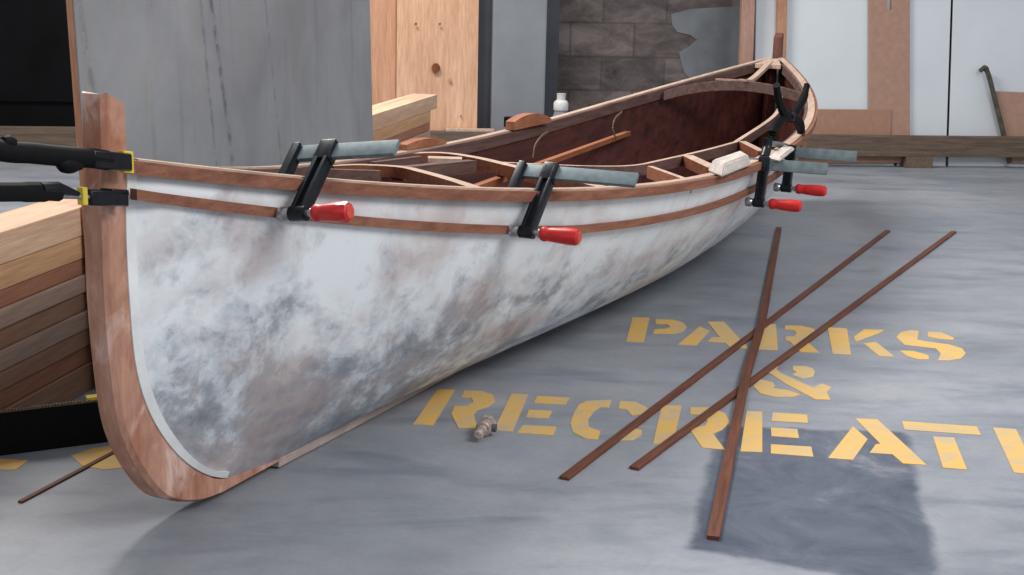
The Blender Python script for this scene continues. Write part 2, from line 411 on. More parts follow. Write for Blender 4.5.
# rails
def line_side(sgn, off, dz, s0=.0, s1=L_, n=70):
    out = []
    for k in range(n+1):
        s = s0 + (s1-s0)*k/n
        S = s/L_; w = (B_/2 - .030)*(1 - min(1, abs(2*S-1))**(PN if S < .5 else PF)) + .022 + off
        out.append(Vector((sgn*w, s, sheer(s) + dz)))
    return out
for sgn in (1, -1):
    a = link('outwale', sweep(BM(), line_side(sgn, .009, .000, -.012), .018, .021), M['outwale'], canoe)
    a['label'] = 'brown outer rail'
    b = link('inwale', sweep(BM(), line_side(sgn, -.018, .000, .10, L_-.10), .018, .036), M['inwale'], canoe)
    b['label'] = 'dusty dark inner rail'
    c = link('gunwale_cap', sweep(BM(), line_side(sgn, -.005, .004, .012, L_-.012), .024, .004), M['pale'], canoe)
    c['label'] = 'pale sanded top of the rail'
    pts = []
    for k in range(70):
        s = -.018 + (L_ +.030)*k/69; drop = .053 + .034*min(1, math.sin(PI*s/L_)*1.4)
        z = sheer(s) - drop + .018/2; w = hull_w(max(.03, min(L_-.03, s)), z) + .003
        pts.append(Vector((sgn*w, s, z)))
    r = link('rub_rail', sweep(BM(), pts, .014, .017), M['outwale'], canoe); r['label'] = 'brown rubbing strip below the rail'
# deck beams, carlins and stringers at deck height
def deck_piece(name, px, w, hh, mt, capm='pale', dz=-.002, label=None, n=8, raw=None):
    pts = [lc(on_sheer(x, y, dz)) for x, y in px] if raw is None else raw
    o = link(name, sweep(BM(), spline(pts, n) if len(pts) > 2 else pts, w, hh, 1), [M[mt], M[capm]], canoe)
    if label: o['label'] = label
    return o
deck_piece('deck_beam', [(338, 161), (365, 156.5), (400, 153.5), (440, 152.5), (475, 157), (510, 165), (545, 173), (575, 180), (604, 187)], .028, .030, 'beam', label='curved deck beam at the cockpit front')
deck_piece('deck_beam', [(330, 165.5), (360, 164.5), (400, 166.5), (425, 172), (450, 179), (478, 188)], .026, .028, 'beam', label='curved deck beam nearest the bow')
deck_piece('carlin', [(500, 162), (552, 164.5), (600, 166), (635, 165), (663, 159.5), (705, 150), (735, 142)], .014, .030, 'inwale', label='cockpit side rail with pale top edge')
cs_ = lc(on_sheer(735, 142, -.002))
deck_piece('carlin', None, .014, .030, 'inwale', raw=[cs_, Vector((.262, 3.0, sheer(3.0)-.002)), Vector((.235, 3.25, sheer(3.25)-.002)), Vector((.19, 3.44, sheer(3.44)-.002))], label='cockpit side rail running towards the far deck beam')
deck_piece('side_deck_beam', [(650, 166), (689, 180)], .016, .032, 'orangewood')
deck_piece('side_deck_beam', [(687, 155), (714, 167.5)], .034, .030, 'beam')
deck_piece('side_deck_beam', [(742, 141), (762, 151)], .024, .030, 'beam')
deck_piece('stringer', [(300, 168), (380, 170.5)], .018, .030, 'inwale', 'inwale', -.006)
deck_piece('stringer', [(397, 167), (472, 160)], .030, .034, 'inwale', 'inwale', -.004)
deck_piece('stringer', [(372, 162), (420, 156)], .018, .026, 'inwale', 'inwale', -.004)
deck_piece('filler_block', [(428, 157), (462, 158)], .05, .012, 'pale', 'pale', -.006)
# far deck beam with crown, king plank, breasthooks
cb = []
for k in range(13):
    t = k/12*2 - 1; s = 3.47 + .04*t; cb.append(Vector((t*(half(3.47) - .03), s, sheer(s) + .044*(1 - t*t) - .002)))
link('deck_beam', sweep(BM(), cb, .030, .036, 1), [M['inwale'], M['inwale']], canoe)['label'] = 'crowned deck beam towards the far end'
kp = [Vector((.0, L_-.09, sheer(L_-.09)+.010)), Vector((.004, 3.80, sheer(3.80)+.006)), Vector((.020, 3.62, sheer(3.62)+.020)), Vector((.03, 3.47, sheer(3.47)+.050))]
link('king_plank', sweep(BM(), spline(kp, 6), .022, .014), M['pale'], canoe)
bm = BM(); prism(bm, [(-.07, 3.455, sheer(3.47)+.041), (.05, 3.46, sheer(3.47)+.041), (.05, 3.485, sheer(3.47)+.041), (-.07, 3.48, sheer(3.47)+.041)], (0, 0, 1), .006)
link('splice_plate', bm, M['post'], canoe)
for e in (0, 1):
    a = .03 if not e else L_-.03; b = .18 if not e else L_-.13
    wa = half(b) - .02
    bm = BM(); prism(bm, [(-.02, a, sheer(a)+.005), (.02, a, sheer(a)+.005), (wa, b, sheer(b)+.005), (-wa, b, sheer(b)+.005)], (0, 0, -1), .02, .002)
    link('breasthook', bm, M['pale'], canoe)
# inner stem post at the far end
bm = BM(); tube(bm, [(0, L_-.06, .60), (0, L_-.09, .35), (0, L_-.17, .14)], .022, 4); link('inner_stem', bm, M['planking'], canoe)
# a few flat ribs inside (barely seen)
for s in ():
    bm = BM(); S = s/L_; ring = []
    for sgn, rng in ((-1, range(20, 0, -1)), (1, range(1, 21))):
        for k in rng:
            u = (k/20)**2*.985; p = hull_pt(S, u, .014); q = hull_pt(S, u, .020)
            ring.append([bm.verts.new((sgn*p[1], s-.018, p[2])), bm.verts.new((sgn*p[1], s+.018, p[2])), bm.verts.new((sgn*q[1], s+.018, q[2])), bm.verts.new((sgn*q[1], s-.018, q[2]))])
    for r0, r1 in zip(ring, ring[1:]):
        for k in range(4): bm.faces.new((r0[k], r0[(k+1) % 4], r1[(k+1) % 4], r1[k]))
    bm.faces.new(ring[0]); bm.faces.new(ring[-1])
    link('rib', bm, M['planking'], canoe)

# loose batten lying inside the canoe, two bent slivers hanging from the far rail
def place_top(name, bm, mt, label, cat, group=None):   # mesh authored in canoe local -> own top-level object
    bm.verts.ensure_lookup_table()
    c = sum((v.co for v in bm.verts), Vector())/len(bm.verts); zmin = min(v.co.z for v in bm.verts); c.z = zmin
    bmesh.ops.translate(bm, verts=bm.verts, vec=-c)
    o = link(name, bm, mt); o.location = W2(c.y, c.x, c.z); o.rotation_euler = (0, 0, -YAW)
    return tag(o, label, cat, group)
def px_h(x, y, z): P = at_z(x, y, z) - O_; return Vector((P.dot(NN), P.dot(DD), z))
bt = [px_h(470, 187, .40), px_h(628, 131, .372)]
place_top('batten', sweep(BM(), bt, .020, .016), M['stick'], 'long orange wooden batten lying diagonally inside the canoe', 'batten')
for pts, lb in (([(548, 132), (541, 137), (535, 146), (533, 158)], 'thin bent wood sliver hanging from the far rail, nearer the bow'),
                ([(622, 112), (615, 119), (613, 128), (616, 140)], 'thin bent wood sliver hanging inside the far rail, nearer the stern')):
    s0, w0, z0 = on_sheer(*pts[0]); q = []
    for i, (x, y) in enumerate(pts):
        s, w, z = on_side(x, y, w0 + .0 if i == 0 else w0 + .004*i); q.append(Vector((w, s, z)))
    place_top('wood_sliver', tube(BM(), spline(q, 5), .0045, 6, flat=.5), M['block'], lb, 'wood strip', 'bent slivers inside the canoe')

# ------------------------------------------------------------ F clamps
def rub_at(xpx):                            # s on the near rub rail seen at that column
    best = None
    for k in range(400):
        s = .05 + 3.4*k/399; drop = .053 + .034*min(1, math.sin(PI*s/L_)*1.4); z = sheer(s) - drop
        w = hull_w(s, z) + .010; P = W2(s, w, z) - CAM
        D = P.y*math.cos(PITCH) - P.z*math.sin(PITCH); U = P.y*math.sin(PITCH) + P.z*math.cos(PITCH)
        X = 512 + math.cos(ROLL)*F*P.x/D + math.sin(ROLL)*F*U/D
        if s > 2.6: break
        if best is None or abs(X-xpx) < best[0]: best = (abs(X-xpx), s, w, z)
    return best[1:]
def f_clamp(xpx, lean, tilt, ha, barlen, label, hs=.92, dzz=0.0):
    s, w, z = rub_at(xpx)
    root = empty('bar_clamp', W2(s, w + .016, z - dzz)); root.rotation_euler = Matrix.Rotation(-YAW, 3, 'Z').to_euler()
    root.rotation_euler = (Matrix.Rotation(-YAW, 3, 'Z') @ Matrix.Rotation(-tilt, 3, 'Y') @ Matrix.Rotation(-lean, 3, 'X')).to_euler()
    tag(root, label, 'clamp', 'bar clamps with red handles along the near rail')
    bm = BM(); box(bm, (-.052, -.0045, ha-.017), (barlen, .0045, ha+.015), bev=.001)
    link('bar', bm, M['bar'], root, True)['label'] = 'flat grey steel bar'
    # fixed jaw inside the hull
    bm = BM()
    box(bm, (-.050, -.011, .046), (-.034, .011, ha+.018), bev=.003)
    box(bm, (-.054, -.006, .054), (-.030, .006, ha+.014), bev=.002)
    box(bm, (-.050, -.012, .040), (-.028, .012, .058), bev=.003)
    link('fixed_jaw', bm, M['black'], root, True)
    # sliding arm: I section with flanges
    bm = BM()
    box(bm, (.010, -.005, -.006), (.034, .005, ha+.010), bev=.001)
    box(bm, (.010, -.012, -.004), (.018, .012, ha+.012), bev=.002)
    box(bm, (.029, -.012, -.004), (.036, .012, ha+.012), bev=.002)
    box(bm, (.007, -.012, ha-.024), (.039, .012, ha+.020), bev=.004)
    tube(bm, [(.008, 0, 0), (.038, 0, 0)], .013, 16)
    link('sliding_arm', bm, M['black'], root, True)
    bm = BM(); tube(bm, [(-.002, 0, 0), (.062, 0, 0)], .006, 12); tube(bm, [(.048, 0, 0), (.060, 0, 0)], .009, 12)
    link('screw', bm, M['steel'], root, True)
    bm = BM(); tube(bm, [(-.015, 0, 0), (-.010, 0, 0), (-.002, 0, 0), (.006, 0, 0), (.010, 0, 0)], [.011, .0135, .013, .009, .005], 16)
    link('swivel_pad', bm, M['steel'], root, True)
    bm = BM(); X = [.060, .062, .066, .074, .078, .086, .120, .140, .147, .150]; Rr = [.009, .013, .0150, .0150, .0135, .0145, .0165, .0165, .015, .011]
    X = [.052 + (x-.060)*hs for x in X]; seg = 24; rings = []
    for x, r in zip(X, Rr):
        fl_ = 0 if x < .08 or x > .13 else .0009
        rings.append([bm.verts.new((x, (r + fl_*math.cos(8*t))*math.cos(t), (r + fl_*math.cos(8*t))*math.sin(t))) for t in (2*PI*k/seg for k in range(seg))])
    for r0, r1 in zip(rings, rings[1:]):
        for k in range(seg): bm.faces.new((r0[k], r0[(k+1) % seg], r1[(k+1) % seg], r1[k]))
    bm.faces.new(rings[0]); bm.faces.new(rings[-1])
    hd = link('handle', bm, M['red'], root, True); hd['label'] = 'red plastic handle'
    bm = BM(); tube(bm, [(X[-1]-.001, 0, 0), (X[-1]+.001, 0, 0)], .0112, 18); link('end_cap', bm, M['redtip'], hd, True)
    return root
f_clamp(280, .86, .12, .140, .160, 'black bar clamp with red handle on the near rail, closest to the bow', .78)
f_clamp(508, .80, .0, .152, .210, 'black bar clamp with red handle amidships, long grey bar over the cockpit edge')
f_clamp(746, .30, .0, .110, .20, 'black bar clamp beside the whitish wood block, third red handle from the bow', 1, .024)
f_clamp(774, .22, .0, .110, .22, 'black bar clamp farthest along the near rail, fourth red handle from the bow', 1, .030)

# ------------------------------------------------------------ spring clamp standing on the near rail
def sp(x, y, w): return Vector((on_side(x, y, w)[1], on_side(x, y, w)[0], on_side(x, y, w)[2]))
SPR = 1.3
WC = .435
sroot = empty('spring_clamp', W2(*on_side(788, 148, WC)))
sroot.rotation_euler = (0, 0, -YAW); so = sp(788, 148, WC)
tag(sroot, 'black spring clamp with crossed handles standing up on the near rail by the far clamps', 'clamp')
def spart(name, px, rad, mt, dw=0):
    bm = BM(); tube(bm, spline([sp(x, y, WC + dw) - so for x, y in px], 5), [SPR*rad[min(len(rad)-1, int(i*len(rad)/((len(px)-1)*5+1)))] for i in range((len(px)-1)*5+1)], 10, flat=.8)
    return link(name, bm, mt, sroot, True)
spart('handle', [(776.5, 85), (778, 97), (782, 109), (788, 118)], [.010, .011, .011, .012, .011], M['blackrub'], .004)
spart('handle', [(807, 85), (804, 97), (798, 108), (791, 118)], [.010, .012, .012, .012, .011], M['blackrub'], -.004)
spart('jaw', [(788, 115), (778, 123), (772, 133), (773, 146)], [.012, .014, .013, .011], M['blackrub'])
spart('jaw', [(791, 115), (799, 123), (801, 135), (796, 152)], [.012, .014, .013, .012], M['blackrub'])
bm = BM(); a = sp(789.5, 116, WC) - so; tube(bm, [a + Vector((-.016, 0, 0)), a + Vector((.016, 0, 0))], .014, 14); link('pivot', bm, M['black'], sroot, True)
# second small black clamp whose body bridges the two bar clamps
croot = empty('edge_clamp', W2(*on_side(773, 152, .45))); croot.rotation_euler = (0, 0, -YAW); so2 = sp(773, 152, .45)
tag(croot, 'small black clamp body sitting on the near rail left under the crossed handles', 'clamp')
bm = BM(); tube(bm, spline([sp(x, y, .45) - so2 for x, y in ((768, 138), (767, 148), (764, 158))], 4), .014, 10); link('body', bm, M['black'], croot, True)
bm = BM(); tube(bm, [sp(768, 143, .45) - so2, sp(786, 146, .45) - so2], .009, 8); link('spindle', bm, M['steel'], croot, True)

# ------------------------------------------------------------ wood blocks on the rails
def rail_block(px, dz, h_, mt, name, label, cat, top_in=.0):
    """px: four corners of the base at rail height"""
    base = [lc(on_sheer(x, y, dz)) for x, y in px]; c = sum(base, Vector())/4
    for b in base: b.z = c.z
    top = [b + Vector((0, 0, h_)) + (Vector((c.x, c.y, 0)) - Vector((b.x, b.y, 0)))*top_in for b in base]
    bm = BM(); A = [bm.verts.new(p) for p in base]; T = [bm.verts.new(p) for p in top]
    bm.faces.new(A); bm.faces.new(T)
    for i in range(4): bm.faces.new((A[i], A[(i+1) % 4], T[(i+1) % 4], T[i]))
    bmesh.ops.bevel(bm, geom=bm.edges[:], offset=.004, segments=2, affect='EDGES')
    return place_top(name, bm, M[mt], label, cat)
rail_block([(707, 171), (722, 176), (752, 166), (742, 160)], .006, .030, 'whitewood', 'wood_block', 'whitish chamfered wood block on the near rail beside the far clamps', 'wood block', .22)
rail_block([(768, 160), (780, 163), (795, 150), (784, 147)], .005, .012, 'whitewood', 'wood_block', 'small pale wood scrap on the near rail under the crossed black handles', 'wood block', .1)
def far_hump(px0, px1, hgt, mt, label):
    a = on_sheer(*px0, .005); b = on_sheer(*px1, .005); bm = BM(); n = 10; A = []; Bq = []
    for k in range(n+1):
        t = k/n; s = a[0] + (b[0]-a[0])*t; w = a[1] + (b[1]-a[1])*t; z = a[2] + (b[2]-a[2])*t
        hh = hgt*(math.sin(PI*min(1, t*.8 + .16))**.6)
        A.append(((w-.016, s, z), (w+.016, s, z), (w+.016, s, z+hh), (w-.016, s, z+hh)))
    R_ = [[bm.verts.new(p) for p in r] for r in A]
    for r0, r1 in zip(R_, R_[1:]):
        for k in range(4): bm.faces.new((r0[k], r0[(k+1) % 4], r1[(k+1) % 4], r1[k]))
    bm.faces.new(R_[0]); bm.faces.new(R_[-1])
    return place_top('wood_block', bm, M[mt], label, 'wood block')
far_hump((510, 130), (547, 122), .042, 'orangewood', 'rounded orange scrap block on the far rail with a black clamp jaw at its end')
far_hump((402, 150), (442, 143), .024, 'orangewood', 'orange scrap of wood on the far rail in front of the plank stack end')
j = on_sheer(514, 127, .004); bm = BM(); box(bm, (j[1]-.03, j[0]-.018, j[2]), (j[1]+.012, j[0]+.012, j[2]+.034), bev=.003)
place_top('clamp_jaw', bm, M['black'], 'black clamp jaw poking above the far rail beside the rounded orange block', 'clamp')

# ------------------------------------------------------------ clamps on the bow stem
def bow(pxy, w): s, _, z = on_side(pxy[0], pxy[1], w); return Vector((w, s, z))
ref = bow((100, 160), .0); r1 = empty('bar_clamp', W2(ref.y, 0, ref.z)); r1.rotation_euler = (0, 0, -YAW)
tag(r1, 'black hand clamp gripping the top of the near stem, its end pad yellow', 'clamp')
bm = BM()
P = [bow(p, .045) - ref for p in ((-70, 141), (-20, 147), (10, 152), (30, 153), (60, 156), (90, 158), (108, 160.5))]
tube(bm, spline(P, 3), .0145, 12, flat=.8)
link('handle', bm, M['blackrub'], r1, True)
bm = BM(); tube(bm, [bow((3, 141), .045)-ref, bow((8, 142), .045)-ref, bow((13, 143), .045)-ref], [.006, .010, .008], 12); link('release_knob', bm, M['blackrub'], r1, True)
bm = BM(); tube(bm, spline([bow(p, .047)-ref for p in ((58, 162), (68, 165.5), (80, 164.5))], 3), [.006, .010, .012, .012, .011, .009, .008], 10); link('trigger', bm, M['blackrub'], r1, True)
def bow_box(px0, px1, hz, w0, w1, bev=.002, org=ref):
    a = bow(px0, (w0+w1)/2) - org; b = bow(px1, (w0+w1)/2) - org; bm = BM()
    pts = [Vector((w0, a.y, a.z-hz)), Vector((w0, b.y, b.z-hz)), Vector((w0, b.y, b.z+hz)), Vector((w0, a.y, a.z+hz))]
    prism(bm, pts, (1, 0, 0), w1-w0, bev); return bm
link('jaw', bow_box((88, 158.5), (126, 162), .013, .030, .056), M['black'], r1, True)
link('jaw', bow_box((60, 155), (126, 160), .012, -.056, -.030), M['black'], r1, True)
link('pad', bow_box((121, 161.5), (131, 162.5), .0165, .040, .052, .001), M['yellow'], r1)['label'] = 'yellow pad'
ref2 = bow((100, 197), .0); r2 = empty('bar_clamp', W2(ref2.y, 0, ref2.z)); r2.rotation_euler = (0, 0, -YAW)
tag(r2, 'lower black clamp on the near stem with a grey jaw block across the stem side', 'clamp')
bm = BM(); tube(bm, spline([bow(p, .045) - ref2 for p in ((-60, 190), (-10, 192), (20, 192), (45, 192), (60, 193))], 4), [.013]*9 + [.014]*4 + [.012]*4, 8, flat=.7)
link('handle', bm, M['blackrub'], r2, True)
bm = BM(); tube(bm, [bow((40, 189), .046)-ref2, bow((58, 188), .046)-ref2, bow((78, 194), .046)-ref2], [.010, .009, .004], 8); link('trigger', bm, M['black'], r2, True)
bm = BM(); tube(bm, [bow((50, 196), .045)-ref2, bow((88, 197), .045)-ref2], .0035, 8); link('spindle', bm, M['steel'], r2, True)
link('pad', bow_box((80, 196), (85, 196), .013, .038, .050, .001, ref2), M['yellow'], r2)['label'] = 'yellow pad'
link('jaw', bow_box((85, 197), (123, 198.5), .0115, .026, .050, .002, ref2), M['black'], r2, True)
link('jaw_tip', bow_box((106, 191), (123, 192), .004, .026, .050, .001, ref2), M['black'], r2, True)

# ------------------------------------------------------------ floor, wall, door
bm = BM(); box(bm, (-12, -5, -.1), (10, 9.5, 0)); tag(link('floor', bm, M['floor']), kind='structure')
wa, wb = at_z(80, 160), at_z(1024, 167)
AX = (wb - wa).normalized(); BX = Vector((-AX.y, AX.x, 0)); W0 = at_z(512, 165); WYAW = math.atan2(AX.y, AX.x)
def wl(x, y, b):                            # local (a, z) on a plane parallel to the wall, b behind the kerb line
    P = at_plane(x, y, W0 + BX*b, BX) - W0; return P.dot(AX), P.z
def wall_obj(name, bm, mt, **k):
    o = link(name, bm, mt); o.location = W0; o.rotation_euler = (0, 0, WYAW); return tag(o, **k)
BW = .40
dl = wl(150, 60, BW)[0]
bm = BM(); box(bm, (dl, BW, 0), (9, BW+.2, 3.4)); wb_ = wall_obj('wall_back', bm, M['wall'], kind='structure')
bm = BM(); box(bm, (-11, BW, 2.2), (dl, BW+.2, 3.4)); box(bm, (-11, BW, 0), (dl-1.9, BW+.2, 2.2)); o = link('wall_part', bm, M['wall'], wb_)
bm = BM(); box(bm, (dl-1.9, BW+.05, 0), (dl, BW+.1, 2.2)); 
for zz in (.25, 1.15):
    box(bm, (dl-1.7, BW+.035, zz), (dl-.2, BW+.05, zz+.7), bev=.008)
wall_obj('door_1', bm, M['door'], kind='structure')
# painted column
x0, x1 = wl(492, 60, .12)[0], wl(546, 60, .12)[0]
bm = BM(); box(bm, (x0, .12, 0), (x1, BW, 3), bev=.01); wall_obj('trim_1', bm, M['column'], kind='structure')
xd = wl(478, 60, .30)[0]; xe = wl(558, 60, .34)[0]
bm = BM(); box(bm, (xd-.02, .17, 0), (x0, BW, 3)); box(bm, (x1, .33, 0), (xe, BW, 3)); wall_obj('column_shade', bm, M['coldark'], kind='structure')  # dark boxes whose colour stands in for the shade either side of the column
# plaster remains
for pl in ([(671, 14), (690, 9), (742, 6), (742, 78), (706, 80), (690, 79), (684, 72), (681, 62), (679, 52), (688, 47), (697, 40), (690, 35), (677, 32), (672, 25)],
           [(690, 77), (742, 78), (742, 100), (680, 92), (684, 84)]):
    bm = BM(); prism(bm, [Vector((wl(x, y, BW)[0], BW, wl(x, y, BW)[1])) for x, y in pl], (0, -1, 0), .005)
    link('plaster_patch', bm, M['plaster'], wb_)

# ------------------------------------------------------------ kerb beam along the wall
bx0, bx1 = wl(-60, 150, 0)[0], wl(1120, 150, 0)[0]
zb0 = wl(1000, 157.5, 0)[1]; zb1 = wl(1000, 137, 0)[1]
bm = BM(); box(bm, (bx0, .0, zb0), (bx1, .05, zb1), bev=.003)
kb = wall_obj('timber_beam', bm, M['kerb'], label='long dirty timber beam lying on blocks along the back wall', cat='beam')
for i, xp in enumerate((920, 690, 300, 20)):
    a0 = wl(xp-14, 160, 0)[0]; bm = BM(); box(bm, (a0, -.012, .0), (a0+.145, .06, zb0), bev=.002)
    if i and i != 3: continue
    wall_obj('wood_block', bm, M['block'], label='worn block propping the wall beam at the right' if i == 0 else 'worn block propping the wall beam at its left end', cat='wood block')

# ------------------------------------------------------------ sheets and boards against the wall
def leaning(name, x0p, x1p, top_px, bot_px, b, thick, lean, mt, label, cat, height=None, zbot=0.0, poly=None, group=None):
    """leaning board; edges taken at the wall, foot on the floor"""
    tl = math.tan(lean)
    n = Vector((0, math.cos(lean), -math.sin(lean)))          # local normal, away from the viewer
    nw = AX*n.x + BX*n.y + Vector((0, 0, 1))*n.z
    org = W0 + BX*b
    def loc(x, y):
        P = at_plane(x, y, org, nw) - W0; return Vector((P.dot(AX), P.dot(BX), P.z))
    if poly: pts = [loc(x, y) for x, y in poly]
    else:
        xm = 66
        A = loc(x0p, xm); Bp = loc(x1p, xm)
        def col_(Q, z): return Vector((Q.x, b + z*tl, z))
        zt = loc(x0p, top_px).z if top_px is not None else height
        zo = loc(x0p, bot_px).z if bot_px is not None else zbot
        pts = [col_(A, zo), col_(Bp, zo), col_(Bp, zt), col_(A, zt)]
    bm = BM(); prism(bm, pts, n, thick, min(.002, thick/4))
    c = sum(pts, Vector())/len(pts); c.z = min(p.z for p in pts)
    bmesh.ops.translate(bm, verts=bm.verts, vec=-c)
    o = link(name, bm, mt); o.location = W0 + AX*c.x + BX*c.y + Vector((0, 0, c.z)); o.rotation_euler = (0, 0, WYAW)
    return tag(o, label, cat, group)
LN = math.radians(8)
leaning('white_sheet', 755, 897, None, None, .085, .012, LN, M['white'], 'wide white sheet leaning behind the tan stud and the brown upright', 'sheet', 1.7)
leaning('white_sheet', 900, 949, None, None, .085, .012, LN, M['white'], 'narrow white sheet right of the brown upright', 'sheet', 1.7)
leaning('white_sheet', 951.5, 1080, None, None, .085, .012, LN, M['white'], 'white sheet at the far right behind the brown board with the hook', 'sheet', 1.7)
leaning('fibreboard_upright', 869, 910, None, None, .062, .012, LN, M['mdf'], 'tall brown fibreboard upright between two white sheets', 'board', None, poly=[(869, 163), (910, 163), (910, -60), (892, -60), (892, 10), (887, 10), (887, -60), (869, -60)])
leaning('fibreboard_offcut', 0, 0, None, None, .055, .006, LN, M['mdf_dark'], 'low wide brown fibreboard offcut under the big white sheet', 'board', None, poly=[(798, 163), (889, 163), (892, 109.5), (798, 109)])
leaning('wooden_stud', 777, 786, None, None, .040, .034, LN, M['stud'], 'thin tan stud standing right behind the far stem', 'timber', 1.5)
leaning('wooden_post', 740, 753, None, None, .045, .04, LN*.6, M['post'], 'pinkish post standing left of the white sheets', 'timber', 1.5)
leaning('brown_board', 0, 0, None, None, .055, .014, LN, M['mdf'], 'brown board with a slanted edge at the far right', 'board', None, poly=[(992, 91), (1070, 94), (1070, 163), (1011, 163)])
# hooked bar
lnv = Vector((0, math.cos(LN), -math.sin(LN))); nw = BX*lnv.y + Vector((0, 0, 1))*lnv.z
hp = []
for x, y in ((980, 71), (984, 68), (987, 71), (990, 80), (993, 92), (998, 112), (1004, 136), (1010, 163)):
    hp.append(at_plane(x, y, W0 + BX*.038, nw))
c = hp[-1].copy(); c.z = 0
bm = BM(); tube(bm, spline([p - c for p in hp], 4), [.012]*4 + [.016]*4 + [.013]*21, 8)
o = link('hooked_bar', bm, M['hook'], None, True); o.location = c; tag(o, 'dark hooked bar leaning along the slanted brown board', 'bar')
# pine boards
leaning('pine_board', 352, 396, None, None, .07, .025, math.radians(1), M['pine_dark'], 'narrow orange pine board standing left of the knotty one', 'board', 1.6)
kb_ = leaning('pine_board', 396.5, 478, None, None, .055, .035, math.radians(1), M['pine'], 'wide pale pine board with a dark knot behind the plank stack', 'board', 1.6)
def wall_px_world(x, y, b): a, z = wl(x, y, b); return W0 + AX*a + BX*b + Vector((0, 0, z))
inv = Matrix.Rotation(-WYAW, 3, 'Z')
for (x, y, r, cl) in ((436, 68, .024, 'knot'), (416, 24, .007, 'knot2'), (440, 24, .006, 'knot2'), (459, 130, .006, 'knot2'), (461, 116, .004, 'knot2'), (450, 80, .009, 'knot3'), (386, 53, .006, 'knot2')):
    kk = inv @ (wall_px_world(x, y, .0485 if x > 397 else .0635) - kb_.location)
    bm = BM(); ring = [bm.verts.new((kk.x + r*math.cos(t)*.9, kk.y, kk.z + r*math.sin(t))) for t in (2*PI*k/14 for k in range(14))]
    bm.faces.new(ring)
    r_ = bmesh.ops.extrude_face_region(bm, geom=bm.faces[:]); bmesh.ops.translate(bm, verts=[v for v in r_['geom'] if isinstance(v, bmesh.types.BMVert)], vec=(0, .006, 0))
    if cl not in M: M[cl] = plain('pine ' + cl, {'knot': (120, 66, 40), 'knot2': (120, 88, 66), 'knot3': (186, 144, 110)}[cl], .6, 0, .3, 60)
    if x > 397: link('knot', bm, M[cl], kb_)
    else: bm.free()
# ledge light board on the beam
a0, a1 = wl(446, 136, .01)[0], wl(494, 136, .01)[0]
bm = BM(); box(bm, (a0, .005, zb1), (a1, .05, zb1+.012), bev=.001); wall_obj('pale_batten', bm, M['pale'], label='short pale batten lying on the wall beam below the knotty pine board', cat='batten')
# white bottle
P0 = wall_px_world(561, 105, -.35); bl = empty('bottle', (P0.x, P0.y, 0)); zt = P0.z + .055
tag(bl, 'white plastic bottle standing before the block wall, seen over the far rail', 'bottle')
def lathe(bm, prof, seg=20):
    rg = [[bm.verts.new((r*math.cos(t), r*math.sin(t), z)) for t in (2*PI*k/seg for k in range(seg))] for r, z in prof]
    for r0, r1 in zip(rg, rg[1:]):
        for k in range(seg): bm.faces.new((r0[k], r0[(k+1) % seg], r1[(k+1) % seg], r1[k]))
    bm.faces.new(rg[0]); bm.faces.new(rg[-1]); return bm
zs_ = zt - .08
M['clearb'] = plain('cloudy bottle plastic', (128, 128, 136), .4, 0, .05)
link('body', lathe(BM(), [(.045, 0), (.048, .01), (.048, zs_-.05), (.034, zs_-.02), (.030, zs_)]), M['clearb'], bl, True)
link('cap', lathe(BM(), [(.034, zs_), (.036, zs_+.004), (.036, zs_+.035), (.030, zs_+.044), (.021, zs_+.050), (.021, zt-.006), (.023, zt)]), M['bottle'], bl, True)

# ------------------------------------------------------------ plank stack
ZS = .409
fa, fb = at_z(0, 232.5, ZS), at_z(437, 94.5, ZS); fa.z = fb.z = 0
SD = (fb - fa).normalized(); SN = Vector((SD.y, -SD.x, 0)); SYAW = math.atan2(SD.y, SD.x) - PI/2
def stack_at(x, y):
    P = at_plane(x, y, fa, SN); return (P - fa).dot(SD), P.z
ys = [232.5, 266, 292, 310, 330, 352, 373, 393, 413]
zs = [stack_at(0, y)[1] for y in ys] + [0.0]
ends = [437, 431, 431, 430, 438, 441, 444, 446, 446]
mi = [0, 1, 2, 3, 4, 3, 4, 2, 4]
lab = ['tan plank on top of the stack', 'golden plank second from the top of the stack', 'red brown plank third from the top of the stack', 'greyed plank fourth from the top of the stack',
       'brown plank in the middle of the stack', 'greyed plank fourth from the bottom of the stack', 'brown plank third from the bottom of the stack', 'red brown plank second from the bottom of the stack', 'brown plank at the bottom of the stack']
print('stack z', [round(z, 3) for z in zs])
for i in range(9):
    zt_, zb_ = zs[i], zs[i+1] + .0015
    if i == 8: zb_ = 0
    e = stack_at(ends[i], 120)[0]
    off = random.uniform(-.006, .006) if i else 0
    w_ = .115
    c = fa + SD*(e/2 - .4) + SN*off
    bm = BM(); box(bm, (-w_, -(e/2 + .4), 0), (0, e/2 + .4, zt_ - zb_), bev=.002)
    o = link('timber_plank', bm, SM[mi[i]]); o.location = (c.x, c.y, zb_); o.rotation_euler = (0, 0, SYAW)
    tag(o, lab[i] + ' beside the canoe', 'plank', 'stacked timber planks behind the canoe')
